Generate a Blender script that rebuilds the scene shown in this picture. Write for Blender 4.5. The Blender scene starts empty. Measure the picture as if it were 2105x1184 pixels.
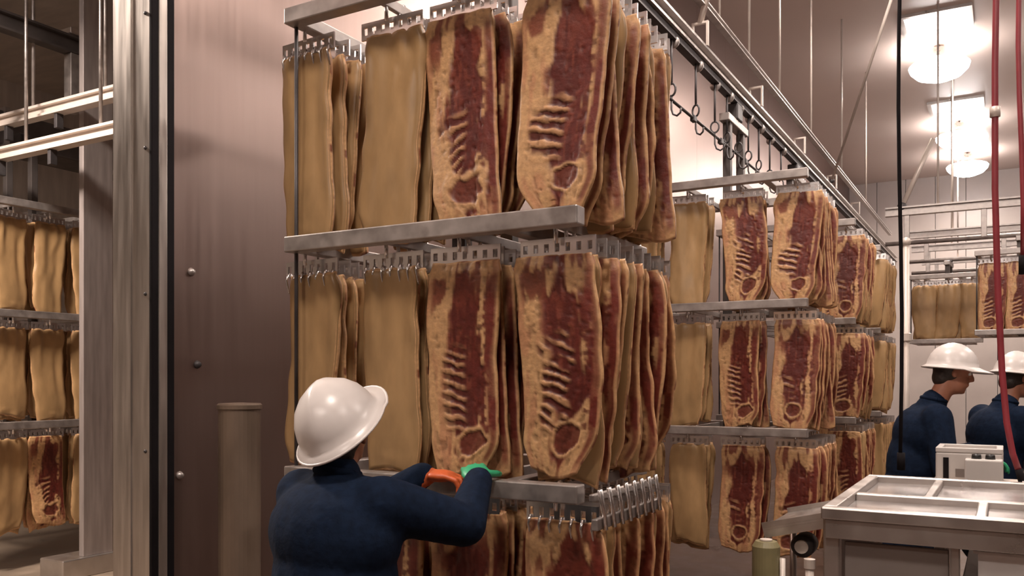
import bpy, bmesh, math, random
import numpy as np
from mathutils import Vector, Matrix

random.seed(7); np.random.seed(7)
scene = bpy.context.scene
C = scene.collection

# ------------------------------------------------------------------ camera
cam_d = bpy.data.cameras.new('camera'); cam = bpy.data.objects.new('camera', cam_d); C.objects.link(cam)
cam.location = (0, 0, 1.62)
cam.rotation_euler = (math.radians(90), 0, math.radians(29.8))
cam_d.sensor_width = 36; cam_d.lens = 1780/2105*36; cam_d.shift_y = 188/2105
cam_d.clip_start = 0.05; cam_d.clip_end = 100
scene.camera = cam
# ------------------------------------------------------------------ world, exposure
w = bpy.data.worlds.new('world'); scene.world = w; w.use_nodes = True
w.node_tree.nodes['Background'].inputs[0].default_value = (1, .93, .88, 1)
w.node_tree.nodes['Background'].inputs[1].default_value = 0.05
vs = scene.view_settings
vs.view_transform = 'Standard'; vs.look = 'None'; vs.gamma = 1; vs.exposure = -0.28; vs.use_curve_mapping = False
LAMP_POWER = 135.0
LAMP_COL = (1.0, 0.85, 0.74)
BOWL_EMIT = 26.0

# ------------------------------------------------------------------ materials
MATS = {}
def mat(name, col, rough=.5, metal=0., ns=0., namt=.15, bump=0., stretch=(1,1,1), spec=.5, emit=0., coat=0., rvar=0., attr=False, subs=0.):
    m = bpy.data.materials.new(name); m.use_nodes = True; nt = m.node_tree
    b = nt.nodes['Principled BSDF']
    b.inputs['Base Color'].default_value = (*col, 1); b.inputs['Roughness'].default_value = rough
    b.inputs['Metallic'].default_value = metal; b.inputs['Specular IOR Level'].default_value = spec
    b.inputs['Coat Weight'].default_value = coat
    if subs:
        b.inputs['Subsurface Weight'].default_value = subs; b.inputs['Subsurface Radius'].default_value = (.02, .008, .004)
    if emit:
        b.inputs['Emission Color'].default_value = (*col, 1); b.inputs['Emission Strength'].default_value = emit
    src = None
    if attr:
        a = nt.nodes.new('ShaderNodeAttribute'); a.attribute_name = 'Col'; src = a.outputs['Color']
        nt.links.new(src, b.inputs['Base Color'])
    if ns:
        tc = nt.nodes.new('ShaderNodeTexCoord'); mp = nt.nodes.new('ShaderNodeMapping'); mp.inputs['Scale'].default_value = stretch
        nz = nt.nodes.new('ShaderNodeTexNoise'); nz.inputs['Scale'].default_value = ns; nz.inputs['Detail'].default_value = 5
        nt.links.new(tc.outputs['Object'], mp.inputs[0]); nt.links.new(mp.outputs[0], nz.inputs['Vector'])
        mr = nt.nodes.new('ShaderNodeMapRange'); mr.inputs[1].default_value = .3; mr.inputs[2].default_value = .7
        mr.inputs[3].default_value = 1-namt; mr.inputs[4].default_value = 1+namt
        nt.links.new(nz.outputs['Fac'], mr.inputs[0])
        mx = nt.nodes.new('ShaderNodeMix'); mx.data_type = 'RGBA'; mx.blend_type = 'MULTIPLY'; mx.inputs[0].default_value = 1
        mx.inputs[6].default_value = (*col, 1)
        if src: nt.links.new(src, mx.inputs[6])
        nt.links.new(mr.outputs[0], mx.inputs[7]); nt.links.new(mx.outputs[2], b.inputs['Base Color'])
        if rvar:
            r2 = nt.nodes.new('ShaderNodeMapRange'); r2.inputs[1].default_value = .3; r2.inputs[2].default_value = .7
            r2.inputs[3].default_value = max(.02, rough-rvar); r2.inputs[4].default_value = rough+rvar
            nt.links.new(nz.outputs['Fac'], r2.inputs[0]); nt.links.new(r2.outputs[0], b.inputs['Roughness'])
        if bump:
            bp = nt.nodes.new('ShaderNodeBump'); bp.inputs['Strength'].default_value = bump; bp.inputs['Distance'].default_value = .01
            nt.links.new(nz.outputs['Fac'], bp.inputs['Height']); nt.links.new(bp.outputs[0], b.inputs['Normal'])
    MATS[name] = m
    return m
M = MATS
mat('stainless_wall', (.315,.235,.21), .36, .95, 3, .035, 0, (1,9,.5), rvar=.025)
mat('stainless', (.56,.52,.49), .34, .9, 6, .12, 0, (1,1,1), rvar=.08)
mat('stainless_brushed', (.50,.45,.41), .36, .85, 5, .16, 0, (6,6,.5), rvar=.08)
mat('galvanised', (.42,.38,.36), .42, .75, 14, .2, 0, rvar=.1)
mat('comb_steel', (.78,.75,.74), .22, .95, 20, .1)
mat('dark_steel', (.075,.068,.07), .5, .5, 9, .3)
mat('rubber_black', (.008,.006,.007), .8, 0, 8, .2, spec=.15)
mat('ceiling_paint', (.76,.63,.565), .38, .0, .5, .05, spec=.5, coat=.12)
mat('wall_brown', (.10,.066,.052), .35, .2, 2, .08)
mat('column_steel', (.36,.315,.30), .42, .35, 5, .14, 0, (5,5,.5), rvar=.08)
mat('wall_white', (.50,.44,.41), .35, 0, 2, .06)
mat('floor_brown', (.075,.042,.028), .38, 0, 3, .35, .15, rvar=.12)
mat('floor_pale', (.26,.20,.15), .38, 0, 3, .3, .1, rvar=.12)
mat('smoke_wall', (.50,.44,.39), .42, .25, 3, .15, 0, (1,4,.6), rvar=.08)
mat('belly_meat', (.6,.4,.2), .48, 0, 55, .16, .2, attr=True, spec=.5, subs=.0)
mat('belly_rind', (.37,.228,.105), .4, 0, 9, .22, .12, (1,1,.45), spec=.45)
mat('hat_white', (.66,.61,.585), .3, 0, 5, .03, spec=.5)
mat('coat_navy', (.0055,.0125,.031), .9, 0, 40, .25, .25, spec=.15)
mat('trousers_navy', (.006,.010,.022), .85, 0, 40, .25, .2)
mat('boot_rubber', (.02,.02,.022), .5)
mat('skin', (.36,.15,.09), .5, 0, 20, .1)
mat('hair_dark', (.03,.02,.016), .6, 0, 60, .4, .3)
mat('hair_net', (.16,.12,.12), .7, 0, 60, .2, .2)
mat('glove_green', (.03,.36,.17), .45, 0, 30, .12)
mat('glove_orange', (.62,.12,.035), .45, 0, 30, .12)
mat('mask_white', (.6,.57,.56), .7, 0, 30, .1)
mat('apron_lilac', (.32,.27,.36), .6, 0, 20, .1)
mat('hose_red', (.26,.035,.045), .4, 0, 10, .15)
mat('pipe_pale', (.66,.58,.52), .4, .2, 8, .08)
mat('plastic_grey', (.55,.51,.48), .45, 0, 6, .06)
mat('panel_grey', (.30,.26,.24), .4, .5, 4, .08)
mat('tray_steel', (.60,.56,.55), .22, .8, 5, .1, rvar=.05)
mat('paper_white', (.78,.74,.72), .7, 0, 6, .08)
mat('table_tan', (.55,.45,.38), .45, 0, 6, .1)
mat('olive_drum', (.21,.18,.09), .45, 0, 6, .15)
mat('button_black', (.01,.01,.01), .4)
mat('lamp_glass', (1.0,.93,.90), .3, emit=BOWL_EMIT)
mat('lamp_panel', (1.0,.91,.84), .3, emit=3.5)  # glow of the lamp reflections built on the ceiling
mat('dark_beam', (.10,.085,.08), .5, .4, 6, .2)
mat('bollard_paint', (.21,.155,.115), .42, .35, 6, .25, 0, (1,1,.4), rvar=.08)

# ------------------------------------------------------------------ mesh helpers
def obj(name, me, m=None, parent=None, loc=None, rot=None):
    o = bpy.data.objects.new(name, me); C.objects.link(o)
    if m is not None and me is not None and not me.materials: me.materials.append(M[m])
    if parent is not None: o.parent = parent
    if loc is not None: o.location = loc
    if rot is not None: o.rotation_euler = rot
    return o
def empty(name, loc=(0,0,0), rz=0.):
    o = bpy.data.objects.new(name, None); C.objects.link(o); o.location = loc; o.rotation_euler = (0,0,rz); o.empty_display_size = .1
    return o
def tag(o, label, cat, group=None):
    o['label'] = label; o['category'] = cat
    if group: o['group'] = group
    return o
def struct(o):
    o['kind'] = 'structure'; return o

class MB:
    """collects shapes into one bmesh"""
    def __init__(s): s.bm = bmesh.new()
    def box(s, lo, hi, bevel=0.):
        r = bmesh.ops.create_cube(s.bm, size=1)
        vs_ = r['verts']
        for v in vs_:
            v.co = Vector([(lo[i]+hi[i])/2 + v.co[i]*(hi[i]-lo[i]) for i in range(3)])
        if bevel:
            es = list({e for v in vs_ for e in v.link_edges})
            bmesh.ops.bevel(s.bm, geom=es, offset=bevel, segments=2, affect='EDGES', profile=.5)
        return s
    def tube(s, pts, r, seg=10, r1=None, caps=True):
        pts = [Vector(p) for p in pts]; n = len(pts); rings = []
        up = None
        for i, p in enumerate(pts):
            t = (pts[min(i+1,n-1)] - pts[max(i-1,0)]).normalized()
            if up is None:
                a = Vector((0,0,1)) if abs(t.z) < .9 else Vector((1,0,0))
                up = t.cross(a).normalized()
            up = (up - t*up.dot(t)).normalized(); b = t.cross(up)
            rr = r if r1 is None else r + (r1-r)*i/(n-1)
            rings.append([s.bm.verts.new(p + (up*math.cos(2*math.pi*k/seg) + b*math.sin(2*math.pi*k/seg))*rr) for k in range(seg)])
        for i in range(n-1):
            for k in range(seg):
                s.bm.faces.new((rings[i][k], rings[i][(k+1)%seg], rings[i+1][(k+1)%seg], rings[i+1][k]))
        if caps:
            s.bm.faces.new(rings[0][::-1]); s.bm.faces.new(rings[-1])
        return s
    def lathe(s, prof, seg=24, c=(0,0,0), sx=1., sy=1.):
        rings = []
        for (r, z) in prof:
            if r < 1e-5: rings.append([s.bm.verts.new((c[0], c[1], c[2]+z))])
            else: rings.append([s.bm.verts.new((c[0]+r*sx*math.cos(2*math.pi*k/seg), c[1]+r*sy*math.sin(2*math.pi*k/seg), c[2]+z)) for k in range(seg)])
        for a, b in zip(rings, rings[1:]):
            for k in range(seg):
                k2 = (k+1) % seg
                if len(a) == 1 and len(b) == 1: continue
                if len(a) == 1: s.bm.faces.new((a[0], b[k2], b[k]))
                elif len(b) == 1: s.bm.faces.new((a[k], a[k2], b[0]))
                else: s.bm.faces.new((a[k], a[k2], b[k2], b[k]))
        return s
    def cap(s, p0, p1, r0, r1, seg=12):
        p0 = Vector(p0); p1 = Vector(p1); ax = (p1-p0)
        L = ax.length; t = ax.normalized() if L > 1e-6 else Vector((0,0,1))
        a = Vector((0,0,1)) if abs(t.z) < .9 else Vector((1,0,0))
        u = t.cross(a).normalized(); b = t.cross(u)
        prof = []
        for k in range(0, 5): th = math.pi/2*(1 - k/4); prof.append((r0*math.cos(th), -r0*math.sin(th)))
        for k in range(0, 5): th = math.pi/2*k/4; prof.append((r1*math.cos(th), L + r1*math.sin(th)))
        rings = []
        for (r, z) in prof:
            if r < 1e-5: rings.append([s.bm.verts.new(p0 + t*z)])
            else: rings.append([s.bm.verts.new(p0 + t*z + (u*math.cos(2*math.pi*k/seg) + b*math.sin(2*math.pi*k/seg))*r) for k in range(seg)])
        for A, B in zip(rings, rings[1:]):
            for k in range(seg):
                k2 = (k+1) % seg
                if len(A) == 1: s.bm.faces.new((A[0], B[k2], B[k]))
                elif len(B) == 1: s.bm.faces.new((A[k], A[k2], B[0]))
                else: s.bm.faces.new((A[k], A[k2], B[k2], B[k]))
        return s
    def ell(s, c, r, rot=None, seg=16):
        R = Matrix.Identity(3) if rot is None else rot
        r_ = bmesh.ops.create_uvsphere(s.bm, u_segments=seg, v_segments=10, radius=1)
        for v in r_['verts']: v.co = R @ Vector((v.co.x*r[0], v.co.y*r[1], v.co.z*r[2])) + Vector(c)
        return s
    def mesh(s, name, smooth=False):
        bmesh.ops.recalc_face_normals(s.bm, faces=s.bm.faces)
        me = bpy.data.meshes.new(name); s.bm.to_mesh(me); s.bm.free()
        if smooth: me.polygons.foreach_set('use_smooth', [True]*len(me.polygons))
        return me
    def build(s, name, m, parent=None, loc=None, rot=None, smooth=False):
        return obj(name, s.mesh(name, smooth), m, parent, loc, rot)
def box(name, lo, hi, m, parent=None, bevel=0., loc=None, rot=None):
    return MB().box(lo, hi, bevel).build(name, m, parent, loc, rot)
def tube(name, pts, r, m, parent=None, seg=10, loc=None, rot=None):
    o = MB().tube(pts, r, seg).build(name, m, parent, loc, rot, smooth=True); return o
def blob(name, mb, m, parent, voxel=.012, it=6, fac=.5, loc=None):
    """union of the collected solids as ONE continuous smooth surface"""
    me = mb.mesh(name)
    t = bpy.data.objects.new('tmp', me); C.objects.link(t)
    r = t.modifiers.new('r', 'REMESH'); r.mode = 'VOXEL'; r.voxel_size = voxel
    sm = t.modifiers.new('s', 'SMOOTH'); sm.factor = fac; sm.iterations = it
    dg = bpy.context.evaluated_depsgraph_get(); dg.update()
    out = bpy.data.meshes.new_from_object(t.evaluated_get(dg)); out.name = name
    bpy.data.objects.remove(t); bpy.data.meshes.remove(me)
    out.polygons.foreach_set('use_smooth', [True]*len(out.polygons))
    return obj(name, out, m, parent, loc)

# ------------------------------------------------------------------ the setting
WX = -3.30; H = 6.26
XR, Y0, Y1 = 6.0, -5.0, 22.0
fl = struct(box('floor', (WX, Y0, -.1), (XR, Y1, 0), 'floor_brown'))
ce = struct(box('ceiling', (WX-.3, Y0, H), (XR, Y1, H+.1), 'ceiling_paint'))
# long steel wall on the left, sheet by sheet
wl = struct(empty('wall_left', (WX, 2.655, 0)))
edges = [2.655] + [4.205+1.22*k for k in range(0, 15)] + [Y1]
edges = [e for e in edges if e <= Y1]
for a, b in zip(edges, edges[1:]):
    box('panel', (-.256, a-2.655+.0015, 0), (0, b-2.655-.0015, H), 'stainless_wall', wl)
box('header', (-.256, -6.0, 3.75), (0, -.0015, H), 'stainless_wall', wl)
for (y, z, mm) in ((.10, 2.12, 'galvanised'), (.135, 1.69, 'dark_steel'), (.035, 1.18, 'galvanised')):
    MB().lathe([(0,.02),(.012,.018),(.018,.006),(.02,0),(0,0)], 12).build('bolt', mm, wl, (0, y, z), (0, math.radians(90), 0), True)
wn = struct(box('wall_near', (WX-.256, Y0, 0), (WX, -.9, 3.75), 'stainless_wall'))
# doorway: jamb, gaskets, steel strip, rivets
dr = struct(empty('door_1', (WX, 2.533, 0)))
box('jamb', (-.256, 0, 0), (-.004, .12, 3.75), 'stainless_brushed', dr)
box('jamb_cover', (-.245, -.006, 0), (-.125, -.0005, 3.75), 'stainless_brushed', dr)
box('gasket', (-.004, 0, 0), (.012, .034, 3.75), 'rubber_black', dr, .003)
box('edge_strip', (-.004, .036, 0), (.016, .080, 3.75), 'stainless_brushed', dr, .003)
box('gasket', (-.004, .082, 0), (.012, .1205, 3.75), 'rubber_black', dr, .003)
for z in (3.25, 2.65, 2.0, 1.3, .7, .2):
    MB().lathe([(0,.006),(.006,.005),(.009,0),(0,0)], 10).build('rivet', 'dark_steel', dr, (-.03, -.001, z), (math.radians(90), 0, 0), True)
# far wall and right wall
wf = struct(empty('wall_far', (0, Y1, 0)))
n = 15; wd = (XR-WX)/n
for k in range(n):
    box('panel', (WX+k*wd+.006, 0, 0), (WX+(k+1)*wd-.006, .1+.02*(k%2), H), 'wall_white', wf)
struct(box('wall_right', (XR, Y0, 0), (XR+.1, Y1, H), 'wall_brown'))
struct(box('wall_behind', (WX-.3, Y0-.1, 0), (XR, Y0, H), 'wall_brown'))
# smokehouse room behind the doorway
struct(box('floor', (-11, -3, -.1), (WX, 8, 0), 'floor_pale'))
struct(box('wall_smokehouse_back', (-11.1, -3, 0), (-11, 8, 5.4), 'smoke_wall'))
struct(box('wall_smokehouse_side', (-11, 8, 0), (WX-.256, 8.1, 5.4), 'smoke_wall'))
struct(box('wall_smokehouse_near', (-11, -3.1, 0), (WX-.256, -3, 5.4), 'smoke_wall'))
struct(box('ceiling', (-11, -3, 5.4), (WX-.256, 8, 5.5), 'smoke_wall'))
col = empty('steel_column', (-6.6, 4.43, 0))
tag(col, 'upright stainless steel column standing inside the smokehouse doorway', 'column')
box('shaft', (-.06, .0, .16), (.0, .27, 5.4), 'column_steel', col, .004)
box('plinth', (-.28, -.20, 0), (.03, .30, .16), 'stainless', col, .01)

# ------------------------------------------------------------------ lamps
def lamp_light(root, z, power, size=.7):
    ld = bpy.data.lights.new('lamp_light', 'AREA'); ld.shape = 'DISK'; ld.size = size; ld.energy = power; ld.color = LAMP_COL
    ld.spread = math.radians(175)
    lo = bpy.data.objects.new('lamp_light', ld); C.objects.link(lo); lo.parent = root; lo.location = (0,0,z)
bowl_me = MB().lathe([(0,-.17),(.16,-.16),(.29,-.11),(.37,-.03),(.39,.03),(.36,.06),(.22,.09),(0,.09)], 32).mesh('bowl', True)
cap_me = MB().lathe([(.22,.088),(.16,.13),(.10,.16),(.10,.27),(0,.27)], 24).mesh('cap', True)
bowl_me.materials.append(M['lamp_glass']); cap_me.materials.append(M['stainless'])
def bowl_lamp(x, y, label, z=5.95, power=LAMP_POWER):
    r = empty('high_bay_lamp', (x, y, z)); tag(r, label, 'lamp', 'round glowing lamps under the ceiling')
    obj('glass_bowl', bowl_me, None, r); obj('cap', cap_me, None, r)
    tube('stem', [(0,0,.26),(0,0,H-z)], .012, 'dark_steel', r)
    lamp_light(r, -.2, power)
bowl_lamp(-.83, 13.4, 'largest round glowing lamp under the ceiling, between the two bright reflection panels')
bowl_lamp(-.76, 17.5, 'middle round glowing lamp of the three, below the farther bright reflection panel')
bowl_lamp(-.72, 20.0, 'smallest and farthest round glowing lamp, beside the far wall')
for i, (x, y) in enumerate(((-.83, 8.3), (-.83, 4.6), (-.83, .6), (-.83, -3.4), (3.0, 13.4), (3.0, 9.2), (3.0, 5.0), (3.0, .6), (3.0, 18.0))):  # unseen lamps, added for the light they give
    lb = f"round glowing lamp {['first','second','third','fourth','fifth'][i % 5 if i < 4 else i-4]} in the {'row above the racks' if i < 4 else 'row farther right'}, out of the picture"
    bowl_lamp(x, y, lb, power=LAMP_POWER if x < 0 else LAMP_POWER*.45)
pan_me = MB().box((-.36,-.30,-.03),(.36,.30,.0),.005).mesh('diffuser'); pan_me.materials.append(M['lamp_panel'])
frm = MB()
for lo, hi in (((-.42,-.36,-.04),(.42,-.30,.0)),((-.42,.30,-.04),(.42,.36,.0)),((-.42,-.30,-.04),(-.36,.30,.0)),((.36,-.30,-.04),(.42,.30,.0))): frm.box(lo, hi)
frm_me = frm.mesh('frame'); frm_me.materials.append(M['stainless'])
for (x, y, lb) in ((-.80, 12.4, 'nearer glowing ceiling square, added in place of a lamp reflection'), (-.76, 16.4, 'farther glowing ceiling square, added in place of a lamp reflection')):  # no lamps: added glowing squares standing in for lamp reflections
    r = empty('ceiling_light_panel', (x, y, H-.001)); tag(r, lb, 'lamp', 'glowing squares standing in for lamp reflections')
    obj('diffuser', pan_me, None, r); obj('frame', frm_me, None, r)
r = empty('high_bay_lamp', (-6.2, 2.2, 4.9)); tag(r, 'lamp hanging inside the smokehouse, above the picture', 'lamp')  # unseen lamp added to brighten the smokehouse
obj('glass_bowl', bowl_me, None, r); obj('cap', cap_me, None, r); tube('stem', [(0,0,.26),(0,0,.495)], .012, 'dark_steel', r); lamp_light(r, -.2, 400)

# ------------------------------------------------------------------ overhead rails
def ibeam(name, L, m, parent, h=.12, wdt=.09, t=.018, axis='y', loc=None):
    b = MB()
    for lo, hi in (((-wdt/2,0,h-t),(wdt/2,L,h)), ((-wdt/2,0,0),(wdt/2,L,t)), ((-t/2,0,t),(t/2,L,h-t))):
        if axis == 'x': lo, hi = (lo[1],lo[0],lo[2]), (hi[1],hi[0],hi[2])
        b.box(lo, hi)
    return b.build(name, m, parent, loc)
RX = -1.88
ra = empty('overhead_rail', (RX, 3.6, 3.86))
tag(ra, 'long steel overhead rail above the second rack, running away from the viewer', 'rail')
ibeam('beam', 14.4, 'galvanised', ra, .10, .10)
box('track', (-.028,0,-.05), (.028,14.4,-.001), 'dark_steel', ra)
for y in (2.35, 3.9, 5.7, 7.6, 9.5):
    b = MB().box((-.06,y-.012,.10),(-.045,y+.012,.26)).box((.045,y-.012,.10),(.06,y+.012,.26)).box((-.06,y-.012,.26),(.06,y+.012,.275))
    b.build('bracket', 'pipe_pale', ra)
tube('brace', [(0,2.35,.27),(.10,2.35,.62),(.35,2.35,1.5),(.62,2.3,2.395)], .022, 'pipe_pale', ra)
rb = empty('support_beam', (RX+.02, 4.6, 4.24)); tag(rb, 'thin grey beam hung on rods, above the overhead rail', 'beam')
ibeam('beam', 12.5, 'galvanised', rb, .05, .05, .01)
for y in (1.0, 1.75, 2.6, 3.7, 5.2, 7.2, 9.4):
    tube('drop_rod', [(0,y,.05),(0,y,H-4.24)], .011, 'pipe_pale', rb, 8)
rc = empty('chain_track', (RX, 4.2, 3.42)); tag(rc, 'thin dark chain track strung below the overhead rail', 'chain track')
tube('bar', [(0,0,0),(0,6.6,0)], .010, 'dark_steel', rc, 8)
for y in (.9, 1.6, 2.25, 2.95, 3.7): box('clip', (-.016,y-.03,-.025),(.016,y+.03,.016), 'dark_steel', rc, .004)
# small hooks on the track
hk_rod = MB().tube([(0,0,.44),(0,0,.12)], .008, 8).mesh('rod', True)
hk_whl = MB().lathe([(0,-.012),(.035,-.012),(.04,0),(.035,.012),(0,.012)], 16).mesh('wheel', True)
hk_lop = MB().tube([(.0+.03*math.sin(a), 0, .085+.04*math.cos(a)) for a in [k*2*math.pi/14 for k in range(15)]], .007, 6, caps=False).mesh('loop', True)
hk_hok = MB().tube([(0,0,.05),(0,0,-.04),(.012,0,-.075),(.04,0,-.09),(.065,0,-.075),(.07,0,-.045)], .007, 6).mesh('hook', True)
for me in (hk_rod, hk_lop, hk_hok): me.materials.append(M['dark_steel'])
hk_whl.materials.append(M['galvanised'])
ords = ['first','second','third','fourth','fifth','sixth','seventh','eighth','ninth','tenth','eleventh','twelfth']
for i, y in enumerate((5.35, 5.85, 6.30, 6.62, 6.95, 7.25, 7.6, 8.0, 8.45)):
    r = empty('trolley_hook', (RX, y, 3.40), random.uniform(-.6,.6)); tag(r, ords[i]+' small dark trolley hook from the left under the overhead rail', 'hook', 'trolley hooks under the overhead rail')
    for nm, me in (('rod', hk_rod), ('loop', hk_lop), ('hook', hk_hok)): obj(nm, me, None, r)
    obj('wheel', hk_whl, None, r, (0,.03,.40), (math.radians(90),0,0))
# crosswise rails far off
for i, (y, z, x0) in enumerate(((11.9, 3.68, -1.35), (14.2, 3.72, -1.3), (15.9, 3.74, -1.4), (17.9, 3.76, -1.4))):
    r = empty('cross_rail', (x0, y, z)); tag(r, ['nearest','second','third','farthest'][i]+' crosswise overhead rail in front of the white far wall', 'rail', 'crosswise overhead rails')
    ibeam('beam', 6.5, 'galvanised', r, .11, .09, .02, 'x')
    for x in (.25, 1.1+.15*i, 2.6, 4.5):
        box('hanger', (x-.03,-.03,-.34), (x+.03,.03,-.001), 'galvanised', r, .004)
    tube('guide', [(0,0,-.345),(6.5,0,-.345)], .028, 'galvanised', r, 8)
    for x in (.6, 3.2, 5.4): tube('drop_rod', [(x,0,.11),(x,0,H-z)], .012, 'pipe_pale', r, 8)
# slanting stays
for (a, b, rr, lb) in (((-.55, 8.6, H), (-1.83, 10.9, 4.0), .016, 'thin slanting stay rod behind the dark hanging cable'),
                       ((-.80, 11.9, 4.6), (-1.16, 11.92, 3.80), .03, 'pale slanting stay rod below the middle round lamp')):
    o = empty('stay_rod', b); tag(o, lb, 'rod')
    bb = Vector(b); d_ = Vector(a)-bb
    tube('rod', [(0,0,0), d_], rr, 'pipe_pale', o, 8)
    MB().ell((0,0,0), (rr*1.9,)*3).build('end_joint', 'dark_steel', o, smooth=True)

# ------------------------------------------------------------------ pork bellies
def vnoise(u, v, fu, fv, seed):
    rs = np.random.RandomState(seed); g = rs.rand(fv+3, fu+3)
    x = u*fu; y = v*fv; xi = np.clip(np.floor(x).astype(int), 0, fu); yi = np.clip(np.floor(y).astype(int), 0, fv)
    fx = x-xi; fy = y-yi; fx = fx*fx*(3-2*fx); fy = fy*fy*(3-2*fy)
    return (g[yi,xi]*(1-fx)+g[yi,xi+1]*fx)*(1-fy) + (g[yi+1,xi]*(1-fx)+g[yi+1,xi+1]*fx)*fy
def sstep(a, b, x):
    t = np.clip((x-a)/(b-a), 0, 1); return t*t*(3-2*t)
FAT = np.array((.56,.325,.155)); FAT2 = np.array((.47,.225,.115)); LEAN = np.array((.095,.013,.008)); LEAN2 = np.array((.215,.048,.026)); DARK = np.array((.035,.006,.004))
def make_belly(seed, L=.79, W=.315, T=.031, ribs=1., tip=.5):
    rs = np.random.RandomState(seed)
    nu, nv = 40, 150
    u, v = np.meshgrid(np.linspace(0,1,nu+1), np.linspace(0,1,nv+1))
    s = u*2-1
    hw = W/2*(1 + .05*(vnoise(np.zeros_like(v), v, 1, 6, seed+1)-.5) + .05*np.sin(v*3+rs.rand()*3))
    hwl = hw*(1 + .08*(vnoise(np.zeros_like(v), v, 1, 9, seed+21)-.5)); hwr = hw*(1 + .08*(vnoise(np.zeros_like(v), v, 1, 9, seed+22)-.5))
    end = sstep(.80, 1.02, v); nar = 1 - tip*end**1.4
    top = 1 - .08*sstep(.06, 0, v)
    cx = .018*np.sin(v*4+rs.rand()*6) + (rs.rand()-.5)*.05*end
    x = cx + np.where(s < 0, s*hwl, s*hwr)*nar*top
    z = -L*v - .02*np.sin(s*2.2+rs.rand()*6)*end - .012*(vnoise(u, v, 7, 1, seed+5)-.5)*(v > .97)
    ph = rs.rand()*6
    n_f = vnoise(u, v, 5, 6, seed+9)-.5
    bend = .006*np.sin(v*5+ph) + .006*np.sin(s*2.2+v*2+ph*1.7)*(.4+.6*v)
    folds = (.009*np.sin(s*8+ph+n_f*3)*np.exp(-v*2.6) + .004*np.sin(s*4.4+ph*2+v*2)) + .008*n_f + .010*sstep(.86,.97,v)*(vnoise(u, v, 4, 14, seed+31)-.5)
    prof = .62 + .38*(1-np.abs(s)**4)*sstep(0,.05,v)*sstep(1.02,.92,v)
    # ---- flesh pattern: fat margin, dark lean muscle, ribs on one side, stringy streaks on the other
    c = .06 + .12*np.sin(v*2.6+rs.rand()*6) + (rs.rand()-.5)*.12
    n1 = vnoise(u, v, 9, 20, seed+2)-.5; n2 = vnoise(u, v, 22, 50, seed+3)-.5; n3 = vnoise(u, v, 4, 8, seed+4)-.5
    q = u + .25*v*(rs.rand()-.3)
    stk = vnoise(np.clip(q,0,1), v, 20, 7, seed+8)-.5; stk2 = vnoise(np.clip(q,0,1), v, 30, 12, seed+18)-.5
    wl_ = .42*sstep(.02,.24,v)*(1-.35*sstep(.55,.85,v))*sstep(.98,.90,v) + .04
    d = np.abs(s-c) - wl_ - .34*n3 - .12*n1 - .12*stk
    lean = sstep(.05, -.05, d)
    def over(base, colr_, k): return base*(1-k[...,None]) + colr_*k[...,None]
    colr = np.ones(u.shape+(1,))*FAT[None,None]
    colr = over(colr, FAT2, .8*sstep(-.1,.3,stk+n3))
    lc = over(np.ones(u.shape+(1,))*LEAN[None,None], LEAN2, .65*sstep(.0,.35,stk2+stk*.6))
    colr = over(colr, LEAN2*.8, .8*sstep(.16,.0,d)*sstep(.0,.3,stk+.15))
    colr = over(colr, lc, lean)
    # stringy side
    side = sstep(c+.16, c+.30, s)*sstep(.10,.2,v)*sstep(.94,.85,v)*sstep(1.0,.95,s)
    colr = over(colr, LEAN*1.3, .92*side*sstep(-.06,.08,stk+.35*n2))
    # ribs
    tilt = (.9+.6*rs.rand())*(-1 if seed % 2 else 1); per = .042+.006*rs.rand()
    phs = v*L/per - s*tilt + .8*n3 + .35*n1
    r0 = .26+.20*rs.rand(); r1 = .72+.13*rs.rand(); le = -.86+.28*rs.rand()
    band = sstep(le, le+.14, s+.25*n3+.1*n1)*sstep(c+.12, c-.04, s+.3*n3)*sstep(r0,r0+.08,v+.08*s)*sstep(r1+.06,r1-.04,v)*ribs*sstep(-.42,-.15,n3+.6*n1)
    st = .5+.5*np.sin(phs*2*np.pi); rb_ = sstep(.56,.74,st)*band
    gp = sstep(.66,.46,st)*band
    colr = over(colr, LEAN*.9, gp*.97)
    colr = over(colr, FAT2*.5+FAT*.5, rb_*.93)
    st2 = .5+.5*np.sin(v*L/.05*2*np.pi+1+n1*2)
    dots = sstep(.11,.04,np.abs(s-c-.50-.1*n3))*sstep(.55,.85,st2)*sstep(.2,.3,v)*sstep(.88,.8,v)
    colr = over(colr, LEAN, dots*.85)
    # marbled shoulder on top
    mb_ = sstep(.30,.16,v)*sstep(.0,.14,stk+n3*.9+.03)*sstep(.95,.8,np.abs(s))
    colr = over(colr, LEAN*.6+LEAN2*.5, mb_*.85)
    # round muscle near the bottom
    oz = .65+.5*rs.rand(); oc = .83+.06*rs.rand(); ox = (rs.rand()-.5)*.3
    e = np.sqrt(np.maximum(0, ((s-c-ox)/(.42*oz))**2 + ((v-oc)/(.072*oz))**2 + .25*(s-c-ox)*(v-oc)/(.03*oz))) + .9*n3 + .5*n1
    ov = sstep(1.05,.92,e); rim = sstep(1.5,1.2,e)*(1-ov)
    colr = over(colr, FAT, rim*.85)
    colr = over(colr, LEAN2*.62, ov*.95)
    margin_shade = sstep(.70,.82,s+.10*stk+.08*n3)*sstep(.02,.08,v)*sstep(.99,.93,v)
    colr = over(colr, LEAN*1.5, margin_shade*.85*sstep(1.0,.93,s))  # right margin painted dark, for the shade between hanging rows
    crk = sstep(.20,.32,n2*.7+stk2*.6)*sstep(.92,.75,np.abs(s))
    colr = over(colr, DARK, crk*.35)
    relief = .003*rb_ - .003*gp - .004*lean + .003*rim - .003*ov + .003*n1 - .003*crk
    yf = bend - T*.5*prof - relief
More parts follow.
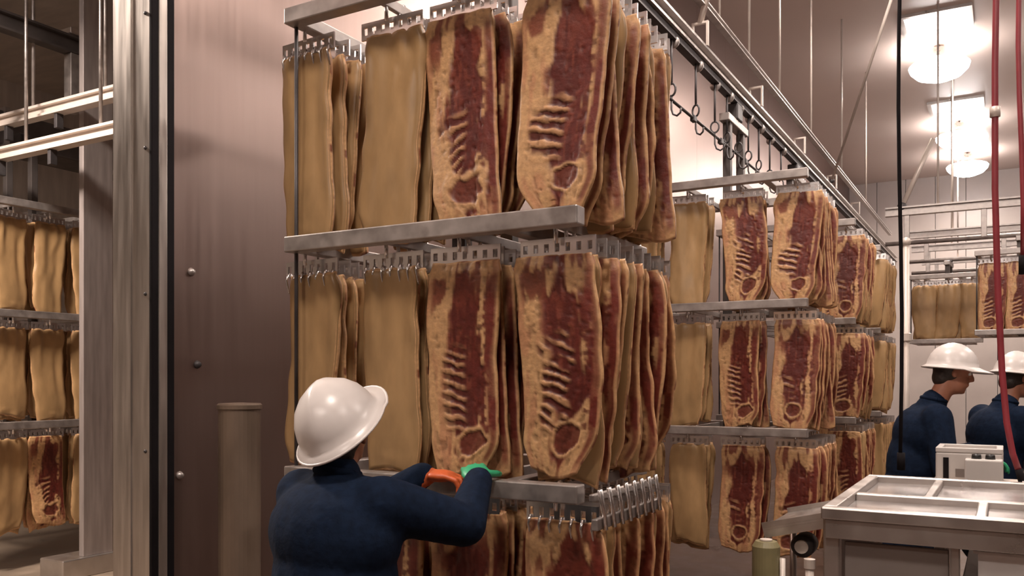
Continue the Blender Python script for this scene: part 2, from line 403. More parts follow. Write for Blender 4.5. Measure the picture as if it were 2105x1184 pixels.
    yb = bend + T*.5*prof + folds*.8
    N = (nu+1)*(nv+1)
    verts = np.concatenate([np.stack([x,yf,z],-1).reshape(-1,3), np.stack([x*.985,yb,z],-1).reshape(-1,3)])
    # middle loop for the cut edge
    idx = np.arange(N).reshape(nv+1, nu+1)
    loop = list(idx[0,:]) + list(idx[1:,nu]) + list(idx[nv,nu-1::-1]) + list(idx[nv-1:0:-1,0])
    loop = [int(i) for i in loop]
    mid = (verts[loop]+verts[[i+N for i in loop]])/2
    cen = np.array([cx.mean(), 0, -L/2]); out = (mid-cen)*np.array([1,0,1]); out /= np.linalg.norm(out,axis=1,keepdims=True)+1e-9
    verts = np.concatenate([verts, mid+out*.008])
    faces = []
    for j in range(nv):
        for i in range(nu):
            a, b, c_, d_ = idx[j,i], idx[j,i+1], idx[j+1,i+1], idx[j+1,i]
            faces.append((int(a),int(d_),int(c_),int(b)))
            faces.append((int(a)+N,int(b)+N,int(c_)+N,int(d_)+N))
    K = len(loop)
    for k in range(K):
        k2 = (k+1)%K; m0, m1 = 2*N+k, 2*N+k2
        faces.append((loop[k], loop[k2], m1, m0)); faces.append((m0, m1, loop[k2]+N, loop[k]+N))
    edge_n = vnoise(np.linspace(0,1,K)[None], np.zeros((1,K)), 60, 1, seed+11)[0]
    ec = FAT[None]*(1.0+.25*edge_n[:,None]); red = sstep(.72,.9,edge_n)[:,None]; ec = ec*(1-red)+LEAN2*red
    cols = np.concatenate([colr.reshape(-1,3), np.tile(FAT*.9,(N,1)), ec])
    me = bpy.data.meshes.new('pork_belly'); me.from_pydata(verts.tolist(), [], faces)
    at = me.color_attributes.new('Col', 'FLOAT_COLOR', 'POINT')
    at.data.foreach_set('color', np.concatenate([np.clip(cols,0,1), np.ones((len(cols),1))],1).astype(np.float32).ravel())
    me.polygons.foreach_set('use_smooth', [True]*len(me.polygons)); me.materials.append(M['belly_meat']); me.update()
    # rind: a skin of its own on the back
    s2 = slice(None,None,2)
    xr, yr, zr = (x*1.012)[s2,s2], yb[s2,s2]-.0035*0, z[s2,s2]
    R, Q = xr.shape; n2_ = R*Q
    edge = np.zeros_like(xr); edge[:,0] = edge[:,-1] = 1; edge[0,:] = edge[-1,:] = 1
    yo = yr + .006*(1-edge) - .004*edge; yi = yr - .004 - .006*edge
    rv = np.concatenate([np.stack([xr,yo,zr],-1).reshape(-1,3), np.stack([xr*.995,yi,zr],-1).reshape(-1,3)])
    ri = np.arange(n2_).reshape(R,Q); rf = []
    for j in range(R-1):
        for i in range(Q-1):
            a, b, c_, d_ = (int(t) for t in (ri[j,i], ri[j,i+1], ri[j+1,i+1], ri[j+1,i]))
            rf.append((a,b,c_,d_)); rf.append((a+n2_,d_+n2_,c_+n2_,b+n2_))
    lp = [int(t) for t in list(ri[0,:])+list(ri[1:,Q-1])+list(ri[R-1,Q-2::-1])+list(ri[R-2:0:-1,0])]
    for k in range(len(lp)):
        a, b = lp[k], lp[(k+1)%len(lp)]; rf.append((a, a+n2_, b+n2_, b))
    rm = bpy.data.meshes.new('rind'); rm.from_pydata(rv.tolist(), [], rf)
    rm.polygons.foreach_set('use_smooth', [True]*len(rm.polygons)); rm.materials.append(M['belly_rind']); rm.update()
    return me, rm
BELLY = [make_belly(100+37*k, L=.79+.02*math.sin(k*2.1), W=.30+.010*math.cos(k*1.7), tip=(.45,.14,.40,.10,.30,.12,.22,.16)[k], ribs=(1,.95,1,.9,.8,1,.6,1)[k]) for k in range(8)]

# comb hanger: flat bar with square holes, a hook to hang it by, tines
cb = MB()
cb.box((-.15,-.004,.015),(.15,.004,.034)).box((-.15,-.004,-.034),(.15,.004,-.015))
for k in range(8):
    xx = -.15+.3*k/7; cb.box((max(-.15,xx-.012),-.0039,-.0155),(min(.15,xx+.012),.0039,.0155))
comb_me = cb.mesh('bar'); comb_me.materials.append(M['comb_steel'])
hook_me = MB().tube([(0,0,.01),(0,0,.05),(0,-.004,.075),(0,.008,.10),(0,.03,.108),(0,.05,.098),(0,.056,.075)], .008, 8).mesh('hook', True); hook_me.materials.append(M['comb_steel'])
tine_me = MB().tube([(0,0,-.015),(0,-.012,-.045),(0,.0,-.085),(0,.004,-.10)], .006, 7, r1=.003).mesh('tine', True); tine_me.materials.append(M['comb_steel'])

def rack(X, Y, rz, name_lb, label, tiers, cols, depth, width, fill, skin, rail_top=3.86, rail_mat='galvanised', masts=True, group='smoking racks', comb_tines=(), seed=0, rowstep=.075, spare=False):
    """X,Y = front right corner of the frame; local x runs left (negative) from it, local y to the back"""
    rs = random.Random(seed)
    R = empty('smoking_rack', (X, Y, 0), rz); tag(R, label, 'rack', group)
    t = .032
    for zt in tiers:
        box('side_rail', (-width, -t, zt-t), (0, t, zt+t), rail_mat, R, .005)
        box('side_rail', (-width, depth-t, zt-t), (-.14, depth+t, zt+t), rail_mat, R, .005)
        for x in (-width+.028, -.30): box('end_rail', (x-.028, t, zt-.028), (x+.028, depth-t, zt+.028), rail_mat, R, .005)
        for c in cols: box('cross_bar', (c-.011, t, zt-.02), (c+.011, depth-t, zt+.02), rail_mat, R, .003)
    if masts:
        mx = -width/2; mt = rail_top-.24 if rail_top > 3.6 else rail_top-.14
        for my in (.30*depth, .70*depth):
            box('mast', (mx-.03, my-.03, tiers[-1]-.03), (mx+.03, my+.03, mt), 'dark_beam', R, .004)
        box('yoke', (mx-.04, .2*depth, mt), (mx+.04, .8*depth, mt+.06), rail_mat, R, .006)
        box('trolley', (mx-.05, .42*depth, mt+.06), (mx+.05, .58*depth, rail_top-.05), 'dark_steel', R, .01)
        tube('stay', [(-width+.02, .02, tiers[-1]), (-width+.02, .02, tiers[0])], .008, 'dark_steel', R, 8)
        tube('stay', [(-width+.02, depth-.02, tiers[-1]), (-width+.02, depth-.02, tiers[0])], .008, 'dark_steel', R, 8)
    rot = Matrix.Rotation(rz, 4, 'Z'); base = Matrix.Translation((X, Y, 0)) @ rot
    tn = ['top','middle','bottom']
    nc = len(cols)
    cn = {1: ['only'], 2: ['left','right'], 3: ['left','middle','right'], 4: ['leftmost','second','third','rightmost'], 5: ['leftmost','second','third','fourth','rightmost']}[nc]
    for ti, zt in enumerate(tiers):
        for ci, c in enumerate(cols):
            for row in range(fill(ti, ci)):
                y = .10 + row*rowstep + (0 if row == 0 else rs.uniform(-.008,.008))
                x = c + rs.uniform(-.012,.012)
                sk = skin(ti, ci, row); k = rs.choice((1,3,5,7)) if sk else rs.randrange(8)
                if row == 0 and (ti, ci) in FRONT.get(seed, {}): k = FRONT[seed][(ti, ci)]
                yaw = rs.uniform(-.10,.10) if row == 0 else rs.uniform(-.07,.07)
                me, rm = BELLY[k]
                o = bpy.data.objects.new('pork_belly', me); C.objects.link(o)
                roll = rs.uniform(-.015,.015)
                o.matrix_world = base @ Matrix.Translation((x, y, zt-.115)) @ Matrix.Rotation(yaw + (math.pi if sk else 0), 4, 'Z') @ Matrix.Rotation(roll, 4, 'Y') @ Matrix.Diagonal((rs.uniform(.96,1.06)*(.92 if sk and nc == 4 else 1), 1, rs.uniform(.965,1.01), 1))
                rd = bpy.data.objects.new('rind', rm); C.objects.link(rd); rd.parent = o; rd['label'] = 'golden smoked rind'
                if row == 0: lb = f"{'golden skin side' if sk else 'red meat side'} of pork belly, {cn[ci]} in front row, {tn[ti]} tier of {name_lb}"
                else: lb = f"pork belly {ords[row]} from front in {cn[ci]} column, {tn[ti]} tier of {name_lb}"
                tag(o, lb, 'pork belly', 'hanging pork bellies')
                h = bpy.data.objects.new('comb_hanger', comb_me); C.objects.link(h)
                h.matrix_world = base @ Matrix.Translation((x, y, zt-.085)) @ Matrix.Rotation(yaw, 4, 'Z')
                lb2 = f"steel comb holding {'front' if row == 0 else ords[row]} pork belly, {cn[ci]} column, {tn[ti]} tier of {name_lb}"
                tag(h, lb2, 'hanger', 'comb hangers')
                hk = bpy.data.objects.new('hook', hook_me); C.objects.link(hk); hk.parent = h; hk.location = (c-x, -.028, 0)
                if (ti, ci, row) in comb_tines:
                    for q in range(7):
                        tt = bpy.data.objects.new('tine', tine_me); C.objects.link(tt); tt.parent = h; tt.location = (-.13+.26*q/6, -.01, 0)
    return R
TI = [3.10, 2.17, 1.235]
FRONT = {1: {(0,2): 3, (0,3): 0, (1,2): 4, (1,3): 2, (2,3): 5, (2,2): 6}, 2: {(0,2): 2, (0,3): 0, (1,2): 4, (1,3): 6, (2,2): 6, (2,3): 1}}
# nearest rack
W1 = 1.32
rack(-1.24, 2.63, 0, 'nearest rack', 'nearest three-tier steel smoking rack being pushed by the worker', TI, [-1.30,-.875,-.535,-.13], .95, W1,
     lambda t, c: 11 if c == 3 else 4, lambda t, c, r: ((c < 2) if t < 2 else (c < 1)) if r == 0 or c < 3 else (r*7+t*3) % 5 < 2, comb_tines=[(0,0,0),(1,0,0),(1,1,0),(2,3,0)], seed=1)
# second rack, straight behind
rack(-1.24, 6.42, 0, 'second rack', 'three-tier smoking rack in the middle distance behind the nearest rack', TI, [-1.30,-.915,-.50,-.10], .95, W1,
     lambda t, c: 11 if c == 3 else 3, lambda t, c, r: c < 2, seed=2)
rack(-1.24, 8.65, 0, 'third rack', 'three-tier smoking rack just behind the second one', TI, [-1.30,-.915,-.50,-.10], .95, W1,
     lambda t, c: 11 if c == 3 else (2 if c == 2 else 0), lambda t, c, r: (r+c) % 2 == 0, seed=3)
rack(-1.24, 10.5, 0, 'fourth rack', 'three-tier smoking rack farthest back on the long rail', TI, [-1.30,-.915,-.50,-.10], 1.2, W1,
     lambda t, c: 12 if c == 3 else (2 if c == 2 else 0), lambda t, c, r: c == 3, seed=4)
# far racks beyond the workers
rack(-.30, 13.8, math.radians(-3), 'left far rack', 'far single-tier rack of bellies above the workers, left one', [3.10, 2.17], [-.76,-.45,-.15], .8, .95,
     lambda t, c: 0 if t else 3, lambda t, c, r: True, seed=5, masts=True, rail_top=3.42)
rack(.56, 11.5, math.radians(-3), 'right far rack', 'far single-tier rack of bellies above the workers, right one', [3.10, 2.17], [-.74,-.45,-.15], .8, .9,
     lambda t, c: 0 if t else 3, lambda t, c, r: False, seed=6, masts=True, rail_top=3.38)
# rack in the smokehouse, turned a quarter
rack(-7.2, 5.35, math.radians(90), 'smokehouse rack', 'three-tier smoking rack inside the smokehouse, seen through the doorway', TI, [-1.45,-1.11,-.785,-.42], .95, 1.62,
     lambda t, c: 3, lambda t, c, r: (c != 2 if t == 2 else True), seed=7)

# bare comb lying along the corner of the nearest rack
r = empty('tined_comb', (-1.205, 2.66, 1.13)); tag(r, 'bare comb of slanting steel tines at the right corner of the nearest rack', 'comb')
box('bar', (-.012, 0, -.02), (.012, .62, .02), 'galvanised', r, .004)
box('bar', (-.012, -.02, .08), (.006, .60, .105), 'galvanised', r, .004)
tm = MB().tube([(0,0,-.02),(0,-.012,.03),(0,-.05,.12)], .009, 8).mesh('tine', True); tm.materials.append(M['comb_steel'])
for k in range(8): obj('tine', tm, None, r, (.02, .05+.075*k, 0))

# ------------------------------------------------------------------ smokehouse fittings
r = empty('smokehouse_rail', (-7.0, 2.6, 4.42)); tag(r, 'dark overhead rail near the smokehouse ceiling, left of the column', 'rail')
ibeam('beam', 5.3, 'dark_beam', r, .15, .11)
for y in (1.2, 2.0, 3.4): box('hanger', (-.05,y-.05,-.5),(.05,y+.05,-.001), 'galvanised', r, .005)
box('clamp', (-.08,1.93,.15),(.08,2.07,.21), 'comb_steel', r, .01)
for (x0, y, z, lb) in ((-9.2, 4.1, 3.42, 'lower pale crossbeam above the smokehouse rack'), (-9.4, 4.28, 3.78, 'upper pale crossbeam above the smokehouse rack')):
    r = empty('crossbeam', (x0, y, z)); tag(r, lb, 'beam')
    ibeam('beam', 4.2, 'pipe_pale', r, .10, .09, .02, 'x')
    for x in (1.2, 2.35, 3.3): tube('drop_rod', [(x,0,.1),(x,0,5.4-z)], .014, 'galvanised', r, 8)
    for x in (1.6, 2.0, 2.7): box('clip', (x-.02,-.03,-.12),(x+.02,.03,-.001), 'dark_steel', r, .004)
r = empty('smokehouse_duct', (-8.6, 2.8, 4.0)); tag(r, 'dark duct running under the smokehouse ceiling', 'duct')
box('body', (-.25,0,-.12),(.25,5.0,.2), 'dark_beam', r, .02)
for y in (.8,2.0,3.2,4.4): box('flange', (-.28,y-.02,-.15),(.28,y+.02,.23), 'galvanised', r)

# ------------------------------------------------------------------ bollard
r = empty('bollard', (-3.02, 2.79, 0)); tag(r, 'brown steel bollard standing by the doorway in front of the wall', 'bollard')
MB().lathe([(0,0),(.093,0),(.093,1.485),(.0,1.485)], 32).build('post', 'bollard_paint', r, smooth=False)
MB().lathe([(.093,1.485),(.099,1.487),(.099,1.505),(.092,1.512),(0,1.516)], 32).build('cap', 'bollard_paint', r)
MB().lathe([(0.094,.001),(.16,.001),(.16,.015),(.094,.015)], 24).build('base_plate', 'galvanised', r)
for k in range(4):
    a = math.pi/4+k*math.pi/2; MB().lathe([(0,.03),(.012,.028),(.014,.015),(0,.015)], 8).build('bolt', 'galvanised', r, (.13*math.cos(a), .13*math.sin(a), 0))

# ------------------------------------------------------------------ people
hat_b = MB()
prof = [(0,.128),(.25,.124),(.5,.109),(.72,.086),(.88,.056),(.97,.024),(1.0,0),(1.06,-.006),(1.15,-.014),(1.17,-.019),(1.14,-.024),(1.03,-.014),(.97,-.006),(.93,.02),(.84,.052),(.68,.080),(.46,.101),(0,.115)]
hat_b.lathe(prof, 40, sx=.118, sy=.140)
for v in hat_b.bm.verts:
    if v.co.z < -.001 and v.co.y > .05:
        r_ = math.hypot(v.co.x/.118, v.co.y/.140); f = max(0, r_-1)
        v.co.y += .22*f*(v.co.y/.14)*1.3; v.co.z -= .05*f
    if v.co.z > .02 and abs(v.co.x) < .03: v.co.z += .006*(1-abs(v.co.x)/.03)
hat_me = hat_b.mesh('shell', True); hat_me.materials.append(M['hat_white'])
rim_b = MB(); pts = []
for k in range(41):
    a = 2*math.pi*k/40; x_, y_ = .118*1.165*math.cos(a), .140*1.165*math.sin(a)
    z_ = -.019
    if y_ > .05: y_ += .22*.165*(y_/.14)*1.3; z_ -= .05*.165
    pts.append((x_, y_, z_))
rim_b.tube(pts, .0042, 8, caps=False); rim_me = rim_b.mesh('rim', True); rim_me.materials.append(M['hat_white'])

def hand(mb, wrist, f, nrm, side, curl=.9, k=1.):
    """glove: palm, four unequal bent fingers, a thumb leaving the side of the palm"""
    f = Vector(f).normalized(); nrm = Vector(nrm); nrm = (nrm - f*nrm.dot(f)).normalized(); sd = f.cross(nrm)*side
    W_ = Vector(wrist)
    R = Matrix((f, sd, nrm)).transposed()
    mb.ell(W_+f*.05*k, (.056*k,.044*k,.020*k), R)
    for i, ln in enumerate((.92, 1.05, .98, .78)):
        p = W_ + f*(.088-.006*abs(i-1.2))*k + sd*(.031-.0205*i)*k; a = .25*curl
        for L_, r_ in ((.044,.0102),(.028,.0095),(.022,.0085)):
            dv = f*math.cos(a)+nrm*math.sin(a); p2 = p+dv*L_*ln*k; mb.cap(p, p2, r_*k, r_*.92*k, 8); p = p2; a += curl*.62
    p = W_ + f*.03*k + sd*.034*k
    for dv, L_, r_ in (((f*.55+sd*.75+nrm*.35), .042, .0125), ((f*.8+sd*.35+nrm*.45), .032, .0105)):
        dv = dv.normalized(); p2 = p+dv*L_*k; mb.cap(p, p2, r_*k, r_*.85*k, 8); p = p2

def person(loc, rz, label, J, hat_rot, gloves, head_dir, apron=False, beard_net=False, hk=1., hat_roll=0, bulk=1., hat_scale=1.):
    """J: joints in the person's own frame (x right, y forward); one continuous body, clothes as children"""
    V = {k: Vector(v) for k, v in J.items()}
    P = empty('person', loc, rz); tag(P, label, 'person')
    hd = Vector(head_dir).normalized(); hr = hd.cross(Vector((0,0,1))).normalized(); hu = hr.cross(hd)
    HR = Matrix((hr, hd, hu)).transposed(); hc = V['head']
    def hp(x, y, z): return hc + HR @ Vector((x, y, z))
    b = MB()
    b.ell(hc+hu*.03, (.076,.096,.105), HR); b.ell(hp(0,.025,-.055), (.060,.072,.075), HR)
    b.cap(hp(0,.055,-.095), hp(0,.070,-.10), .028, .022)                       # chin
    b.cap(hp(0,.098,.012), hp(0,.114,-.026), .010, .015); b.ell(hp(0,.108,-.032),(.017,.014,.010),HR)   # nose
    b.cap(hp(-.045,.086,.026), hp(.045,.086,.026), .012, .012)                 # brow
    b.cap(hp(-.020,.094,-.062), hp(.020,.094,-.062), .009, .009)               # lips
    for sx in (-1, 1): b.ell(hp(sx*.079,-.004,-.01), (.010,.020,.032), HR)     # ears
    b.cap(V['neck']-Vector((0,0,.04)), hc-hu*.06-hd*.015, .060, .055)
    b.cap(V['pelvis'], V['chest'], .12, .12); b.cap(V['chest'], V['neck']-Vector((0,0,.02)), .11, .07)
    for sd in 'LR':
        b.cap(V['neck']-Vector((0,0,.06)), V['sh'+sd]-Vector((0,0,.02)), .05, .040); b.cap(V['sh'+sd]-Vector((0,0,.02)), V['el'+sd], .040, .034); b.cap(V['el'+sd], V['wr'+sd], .032, .024)
        b.cap(V['hip'+sd], V['kn'+sd], .075, .052); b.cap(V['kn'+sd], V['an'+sd], .050, .036)
        b.cap(V['an'+sd]-Vector((0,.02,.03)), V['an'+sd]+Vector((0,.13,-.045)), .036, .03)
    blob('body', b, 'skin', P, .0085, 5)
    for sx in (-1, 1):
        e = MB().ell(hp(sx*.031,.084,.006), (.0125,.0125,.0125)).build('eye', 'mask_white', P, smooth=True)
        MB().ell(hp(sx*.031,.0945,.006), (.005,.004,.005)).build('pupil', 'button_black', e, smooth=True)
    hb = MB().ell(hp(0,-.022,.02), (.084,.088,.098), HR).ell(hp(0,-.055,-.04), (.066,.048,.060), HR)
    blob('hair', hb, 'hair_dark', P, .010, 3)
    if beard_net:
        nb = MB().ell(hp(0,.042,-.078), (.062,.060,.046), HR); blob('beard_net', nb, 'mask_white', P, .008, 4)
    # coat
    c = MB(); up = Vector((0,0,1))
    c.ell((V['chest']+V['pelvis'])*.5, (.20*bulk,.145*bulk,.26)); c.ell(V['chest']+Vector((0,-.01,.02)), (.215*bulk,.145*bulk,.18))
    c.ell(V['pelvis'], (.21*bulk,.155*bulk,.17)); c.cap(V['pelvis']-up*.05, V['pelvis']-up*.30, .18*bulk, .19*bulk)
    c.cap(V['shL']*.8+V['shR']*.2-up*.015, V['shR']*.8+V['shL']*.2-up*.015, .082, .082)
    c.cap(V['chest']+up*.06, V['neck']-up*.01, .12, .076)
    for sd in 'LR':
        c.cap(V['sh'+sd]*.9+V['neck']*.1-up*.02, V['el'+sd], .088, .072); c.cap(V['el'+sd], V['wr'+sd], .072, .050)
    coat = blob('coat', c, 'coat_navy', P, .013, 6)
    cl = MB(); pts = [V['neck']+Vector((.066*math.cos(a), .066*math.sin(a)*.95, .004-.012*math.sin(a))) for a in [2*math.pi*k/24 for k in range(25)]]
    cl.tube(pts, .013, 8, caps=False); cl.build('collar', 'coat_navy', coat, smooth=True)
    t = MB()
    for sd in 'LR': t.cap(V['hip'+sd], V['kn'+sd], .095, .074); t.cap(V['kn'+sd], V['an'+sd]+up*.02, .072, .062)
    t.cap(V['hipL'], V['hipR'], .10, .10); blob('trousers', t, 'trousers_navy', P, .015, 4)
    for sd in 'LR':
        bt = MB(); a = V['an'+sd]; bt.cap(a+up*.10, a-up*.02, .062, .055); bt.cap(a-Vector((0,.03,.045)), a+Vector((0,.15,-.05)), .045, .040)
        blob('boot', bt, 'boot_rubber', P, .012, 4)
        g = MB(); gm, f_, n_, curl, cuff = gloves[sd]
        hand(g, V['wr'+sd]+Vector(f_).normalized()*.01, f_, n_, 1 if sd == 'L' else -1, curl, hk)
        wd_ = (V['el'+sd]-V['wr'+sd]).normalized(); g.cap(V['wr'+sd]+wd_*cuff, V['wr'+sd]+Vector(f_).normalized()*.03, .050 if cuff > .05 else .036, .030)
        blob('glove', g, gm, P, .0048, 2)
    if apron:
        ap = MB().ell((V['chest']+V['pelvis'])*.5+Vector((0,.05,-.03)), (.15,.12,.36)); blob('apron', ap, 'apron_lilac', P, .014, 4)
    ht = empty('hard_hat'); ht.parent = P; ht.location = hc+hu*.034-hd*.006; ht.scale = (hat_scale,)*3; ht.rotation_euler = (HR @ Matrix.Rotation(math.radians(hat_roll), 3, 'Y') @ Matrix.Rotation(math.radians(hat_rot), 3, 'X')).to_euler()
    obj('shell', hat_me, None, ht); obj('rim', rim_me, None, ht)
    return P
# worker with the nearest rack, back to the viewer, looking up
person((-1.785, 2.05, 0), math.radians(-8), 'worker in navy coat, back turned, pushing the nearest rack with gloved hands',
    dict(head=(-.035,.03,1.455), neck=(-.01,.0,1.33), chest=(0,-.01,1.13), pelvis=(0,-.03,.83), shL=(-.195,.0,1.265), shR=(.195,.01,1.265),
         elR=(.255,.29,1.16), wrR=(.15,.485,1.275), elL=(-.24,.25,1.13), wrL=(-.115,.485,1.275),
         hipL=(-.09,-.02,.80), hipR=(.09,-.02,.80), knL=(-.10,.05,.45), knR=(.11,-.08,.45), anL=(-.11,.02,.085), anR=(.12,-.24,.085)),
    14, {'R': ('glove_green', (-.72,.62,.28), (0,.2,-1), 1.0, .05), 'L': ('glove_orange', (.9,.4,.0), (0,0,-1), 1.2, .09)}, (-.42,.86,.32), hk=1.15, hat_roll=-20, bulk=1.16, hat_scale=1.10)
# two workers beyond the tables
person((-.47, 5.57, 0), math.radians(-72), 'worker in navy coat bending over the tables, seen from the side, left one',
    dict(head=(0,.20,1.665), neck=(0,.10,1.50), chest=(0,.03,1.27), pelvis=(0,-.06,.93), shL=(-.19,.07,1.41), shR=(.19,.07,1.41),
         elR=(.24,.10,1.12), wrR=(.14,.30,1.20), elL=(-.24,.12,1.12), wrL=(-.12,.32,1.20),
         hipL=(-.09,-.05,.90), hipR=(.09,-.05,.90), knL=(-.10,.0,.49), knR=(.10,.0,.49), anL=(-.11,-.06,.085), anR=(.11,-.06,.085)),
    6, {'R': ('glove_green', (0,.9,-.3), (0,-.2,-1), .8, .04), 'L': ('glove_green', (0,.9,-.3), (0,-.2,-1), .8, .04)}, (0,.96,-.20), apron=True)
person((-.06, 6.30, 0), math.radians(-50), 'worker in navy coat behind the red hose, right one of the two',
    dict(head=(0,.14,1.635), neck=(0,.06,1.475), chest=(0,.0,1.25), pelvis=(0,-.05,.92), shL=(-.19,.03,1.385), shR=(.19,.03,1.385),
         elR=(.25,.12,1.11), wrR=(.14,.34,1.16), elL=(-.25,.12,1.11), wrL=(-.12,.34,1.16),
         hipL=(-.09,-.05,.89), hipR=(.09,-.05,.89), knL=(-.10,.0,.48), knR=(.10,.0,.48), anL=(-.11,-.06,.085), anR=(.11,-.06,.085)),
    4, {'R': ('glove_green', (0,.9,-.3), (0,-.2,-1), .8, .04), 'L': ('glove_green', (0,.9,-.3), (0,-.2,-1), .8, .04)}, (.0,.97,-.2))

# ------------------------------------------------------------------ tables
r = empty('work_table', (-.60, 3.34, 0)); tag(r, 'stainless work table with recessed trays in the right foreground', 'table')
TW, TD, TZ = 1.35, 1.27, 1.15
box('rim', (0,0,TZ-.045),(TW,.05,TZ), 'stainless', r, .006); box('rim', (0,TD-.05,TZ-.045),(TW,TD,TZ), 'stainless', r, .006)
box('rim', (0,.0505,TZ-.045),(.05,TD-.0505,TZ), 'stainless', r, .006); box('rim', (TW-.05,.0505,TZ-.045),(TW,TD-.0505,TZ), 'stainless', r, .006)
box('divider', (.0505,.50,TZ-.04),(TW-.0505,.55,TZ-.004), 'stainless', r, .005)
box('divider', (.50,.0505,TZ-.04),(.535,.4995,TZ-.008), 'stainless', r, .005); box('divider', (.30,.5505,TZ-.04),(.335,TD-.0505,TZ-.008), 'stainless', r, .005)
for lo, hi in (((.051,.051),(.499,.499)), ((.536,.051),(TW-.051,.499)), ((.051,.551),(.299,TD-.051)), ((.336,.551),(TW-.051,TD-.051))):
    box('tray', (lo[0],lo[1],TZ-.040),(hi[0],hi[1],TZ-.032), 'tray_steel', r)
box('apron', (.012,.012,TZ-.115),(TW-.012,.03,TZ-.046), 'stainless', r, .004)
box('apron', (.012,.031,TZ-.115),(.03,TD-.012,TZ-.046), 'stainless', r, .004)
for x, y in ((.0,.0),(TW-.06,.0),(.0,TD-.06),(TW-.06,TD-.06)): box('leg', (x+.003,y+.032,0),(x+.060,y+.09,TZ-.046), 'stainless', r, .005)
box('front_panel', (.075,.055,.18),(.42,.07,TZ-.128), 'panel_grey', r, .004)
box('side_panel', (.022,.10,.18),(.035,TD-.07,TZ-.128), 'panel_grey', r, .004)
box('post', (.425,.035,0),(.455,.075,TZ-.046), 'stainless', r, .004)
box('shelf', (.46,.04,.90),(TW-.07,TD-.07,.92), 'stainless', r, .004)
r = empty('plastic_tub', (-.09, 3.42, .92)); tag(r, 'white tub on the shelf under the foreground work table', 'tub')
b = MB(); lo, hi = (0,0,0), (.55,.40,.105)
b.box((0,0,0),(.55,.4,.008)).box((0,0,.008),(.55,.012,.095)).box((0,.388,.008),(.55,.4,.095)).box((0,.0121,.008),(.012,.3879,.095)).box((.538,.0121,.008),(.55,.3879,.095)); b.build('body', 'paper_white', r)
b = MB().box((-.015,-.015,.095),(.565,.005,.105)).box((-.015,.395,.095),(.565,.415,.105)).box((-.015,.0051,.095),(.005,.3949,.105)).box((.545,.0051,.095),(.565,.3949,.105)); b.build('lip', 'paper_white', r)

r = empty('rear_table', (-.34, 4.78, 0)); tag(r, 'pale table behind the foreground work table, carrying the control box', 'table')
box('top', (0,0,1.06),(1.3,.44,1.10), 'table_tan', r, .006)
box('edge_strip', (0,-.008,1.06),(1.3,-.0005,1.10), 'stainless', r)
for x, y in ((.02,.02),(1.23,.02),(.02,.37),(1.23,.37)): box('leg', (x,y,0),(x+.05,y+.05,1.0595), 'stainless', r, .004)
r = empty('control_box', (-.32, 4.80, 1.1005)); tag(r, 'light grey control box with black buttons on the rear table', 'box')
box('body', (0,.10,0),(.30,.40,.150), 'plastic_grey', r, .008)
for lo, hi in (((0,.10,.1505),(.30,.13,.175)),((0,.37,.1505),(.30,.40,.175)),((0,.1305,.1505),(.03,.3695,.175)),((.27,.1305,.1505),(.30,.3695,.175))): box('rim', lo, hi, 'plastic_grey', r, .004)
fb = box('front_block', (.135,.0,0),(.30,.0995,.128), 'plastic_grey', r, .008)
for x in (.185, .245): MB().lathe([(0,.024),(.020,.022),(.023,0),(0,0)], 16).build('button', 'button_black', fb, (x,.055,.128), None, True)
box('slot', (.035,.094,.012),(.06,.0995,.125), 'rubber_black', r); box('badge', (.09,.096,.03),(.13,.0995,.07), 'panel_grey', r)
r = empty('paper_stack', (.06, 4.81, 1.1005)); tag(r, 'white paper stack on the rear table beside the control box', 'paper')
for k in range(5): box('sheet', (0,0,.006*k),(.26,.2,.006*k+.0055), 'paper_white', r, 0, None, (0,0,.03*math.sin(k*2.3)))

r = empty('chute_table', (-1.27, 5.22, 0)); tag(r, 'low tilted steel chute between the second rack and the work table', 'chute')
b = MB().box((0,0,-.015),(.50,.70,.0)).box((0,0,-.06),(.50,.012,-.0155)).box((0,.688,-.06),(.50,.70,-.0155)).box((0,0.0,.0005),(.50,.012,.03)).box((0,.688,.0005),(.50,.70,.03))
b.build('slide', 'stainless', r, (0,0,.735), (0, math.radians(-14), 0))
for x, y, z in ((.05,.06,.66),(.05,.62,.66),(.43,.06,.76),(.43,.62,.76)): tube('leg', [(x,y,0),(x,y,z)], .022, 'stainless', r)
tube('cross_brace', [(.05,.06,.3),(.43,.06,.3)], .016, 'stainless', r); tube('cross_brace', [(.05,.62,.3),(.43,.62,.3)], .016, 'stainless', r)
m_ = MB().lathe([(0,0),(.06,0),(.07,.02),(.07,.14),(.055,.16),(0,.16)], 24).build('motor', 'dark_steel', r, (.20,.30,.62), (math.radians(90),0,0), True)
MB().lathe([(0,0),(.04,0),(.04,.02),(0,.025)], 20).build('motor_cap', 'pipe_pale', m_, (0,0,.161))
r = empty('canister', (-1.21, 5.06, 0)); tag(r, 'olive canister standing below the tilted chute', 'canister')
MB().lathe([(0,0),(.075,0),(.078,.02),(.078,.66),(.06,.69),(0,.69)], 28).build('body', 'olive_drum', r, smooth=False)
MB().lathe([(.0,.692),(.035,.692),(.035,.70),(0,.705)], 20).build('lid', 'pipe_pale', r)
tube('side_pipe', [(.095,-.01,0),(.095,-.01,.60)], .016, 'pipe_pale', r)
r = empty('standpipe', (-.93, 4.86, 0)); tag(r, 'short pale standpipe left of the work table leg', 'pipe')
tube('pipe', [(0,0,0),(0,0,.60)], .022, 'pipe_pale', r); MB().lathe([(.0,.6),(.03,.6),(.03,.65),(0,.655)], 16).build('cap', 'pipe_pale', r)

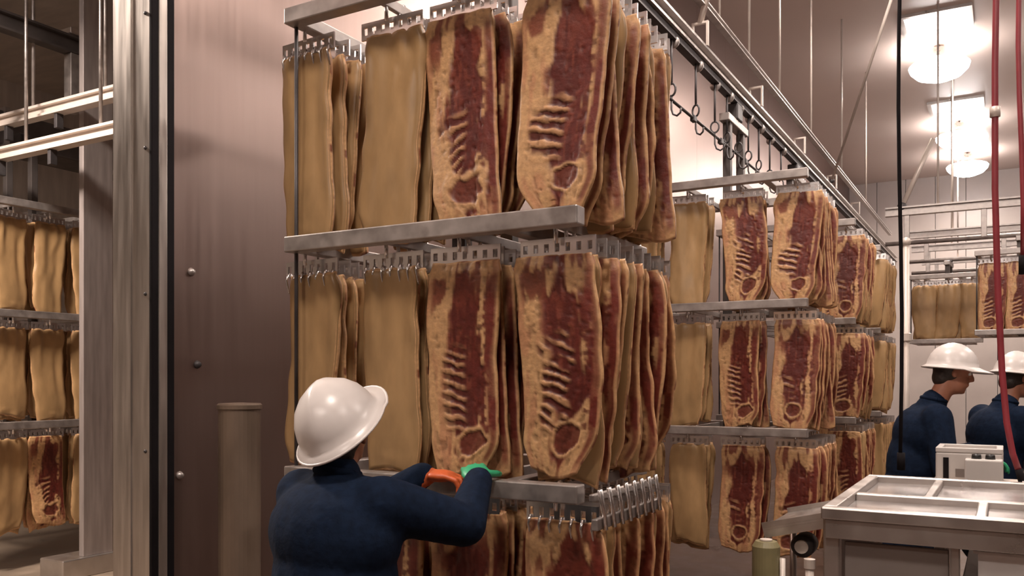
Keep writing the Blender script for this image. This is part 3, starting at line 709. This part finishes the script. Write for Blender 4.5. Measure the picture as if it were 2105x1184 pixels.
# ------------------------------------------------------------------ hanging cables, hoses, poles
def wob(x, y, z0, z1, a, n=14, ph=0): return [(a*math.sin(k*.9+ph), a*.6*math.cos(k*.7+ph), z0+(z1-z0)*k/n) for k in range(n+1)]
r = empty('power_cable', (-.485, 4.9, 1.18)); tag(r, 'dark cable hanging straight down beside the fourth rack', 'cable')
tube('cord', wob(0,0,.05,H-1.18,.008), .0095, 'rubber_black', r, 8); tube('plug', [(.004,0,-.03),(.004,0,.06)], .02, 'rubber_black', r)
r = empty('pale_pole', (-.56, 6.0, 0)); tag(r, 'slim pale pole standing right of the dark hanging cable', 'pole')
tube('pole', [(0,0,.02),(0,0,2.48)], .020, 'pipe_pale', r); MB().lathe([(0,0),(.09,0),(.09,.015),(.03,.03),(0,.03)], 20).build('foot', 'galvanised', r)
MB().ell((0,0,2.49),(.03,.03,.03)).build('finial', 'pipe_pale', r, smooth=True); MB().lathe([(.02,1.86),(.034,1.865),(.034,1.91),(.02,1.915)], 14).build('collar', 'pipe_pale', r); 
r = empty('red_hose', (-.055, 4.88, 1.16)); tag(r, 'red hose hanging from the ceiling over the control box', 'hose')
pts = [(.10,-.02,.02),(.075,-.02,.10),(.05,-.01,.25),(.03,0,.5),(.012,0,.9),(.0,0,1.4),(.0,0,2.0),(.012,0,2.8),(.015,0,3.6),(.01,0,4.3),(.01,0,H-1.16)]
tube('hose', pts, .0155, 'hose_red', r, 10); tube('nozzle', [(.118,-.02,-.045),(.10,-.02,.025)], .018, 'rubber_black', r)
MB().lathe([(.0165,0),(.024,.002),(.024,.05),(.0165,.052)], 14).build('coupling', 'pipe_pale', r, (.0,0,1.75), None, True)
r = empty('red_hose', (.06, 5.35, 2.2)); tag(r, 'second fainter red air line hanging right behind the red hose', 'hose')  # reflection of the red hose, built as a second strand
tube('hose', wob(0,0,.06,H-2.2,.012,14,1), .013, 'hose_red', r, 8); tube('fitting', [(.01,0,-.02),(.01,0,.08)], .022, 'rubber_black', r)
r = empty('thin_cable', (.10, 4.95, 2.5)); tag(r, 'thin dark cable at the right edge, right of the red hose', 'cable')
tube('cord', wob(0,0,.05,H-2.5,.007,14,2), .008, 'rubber_black', r, 8); tube('weight', [(0,0,-.03),(0,0,.06)], .014, 'pipe_pale', r)
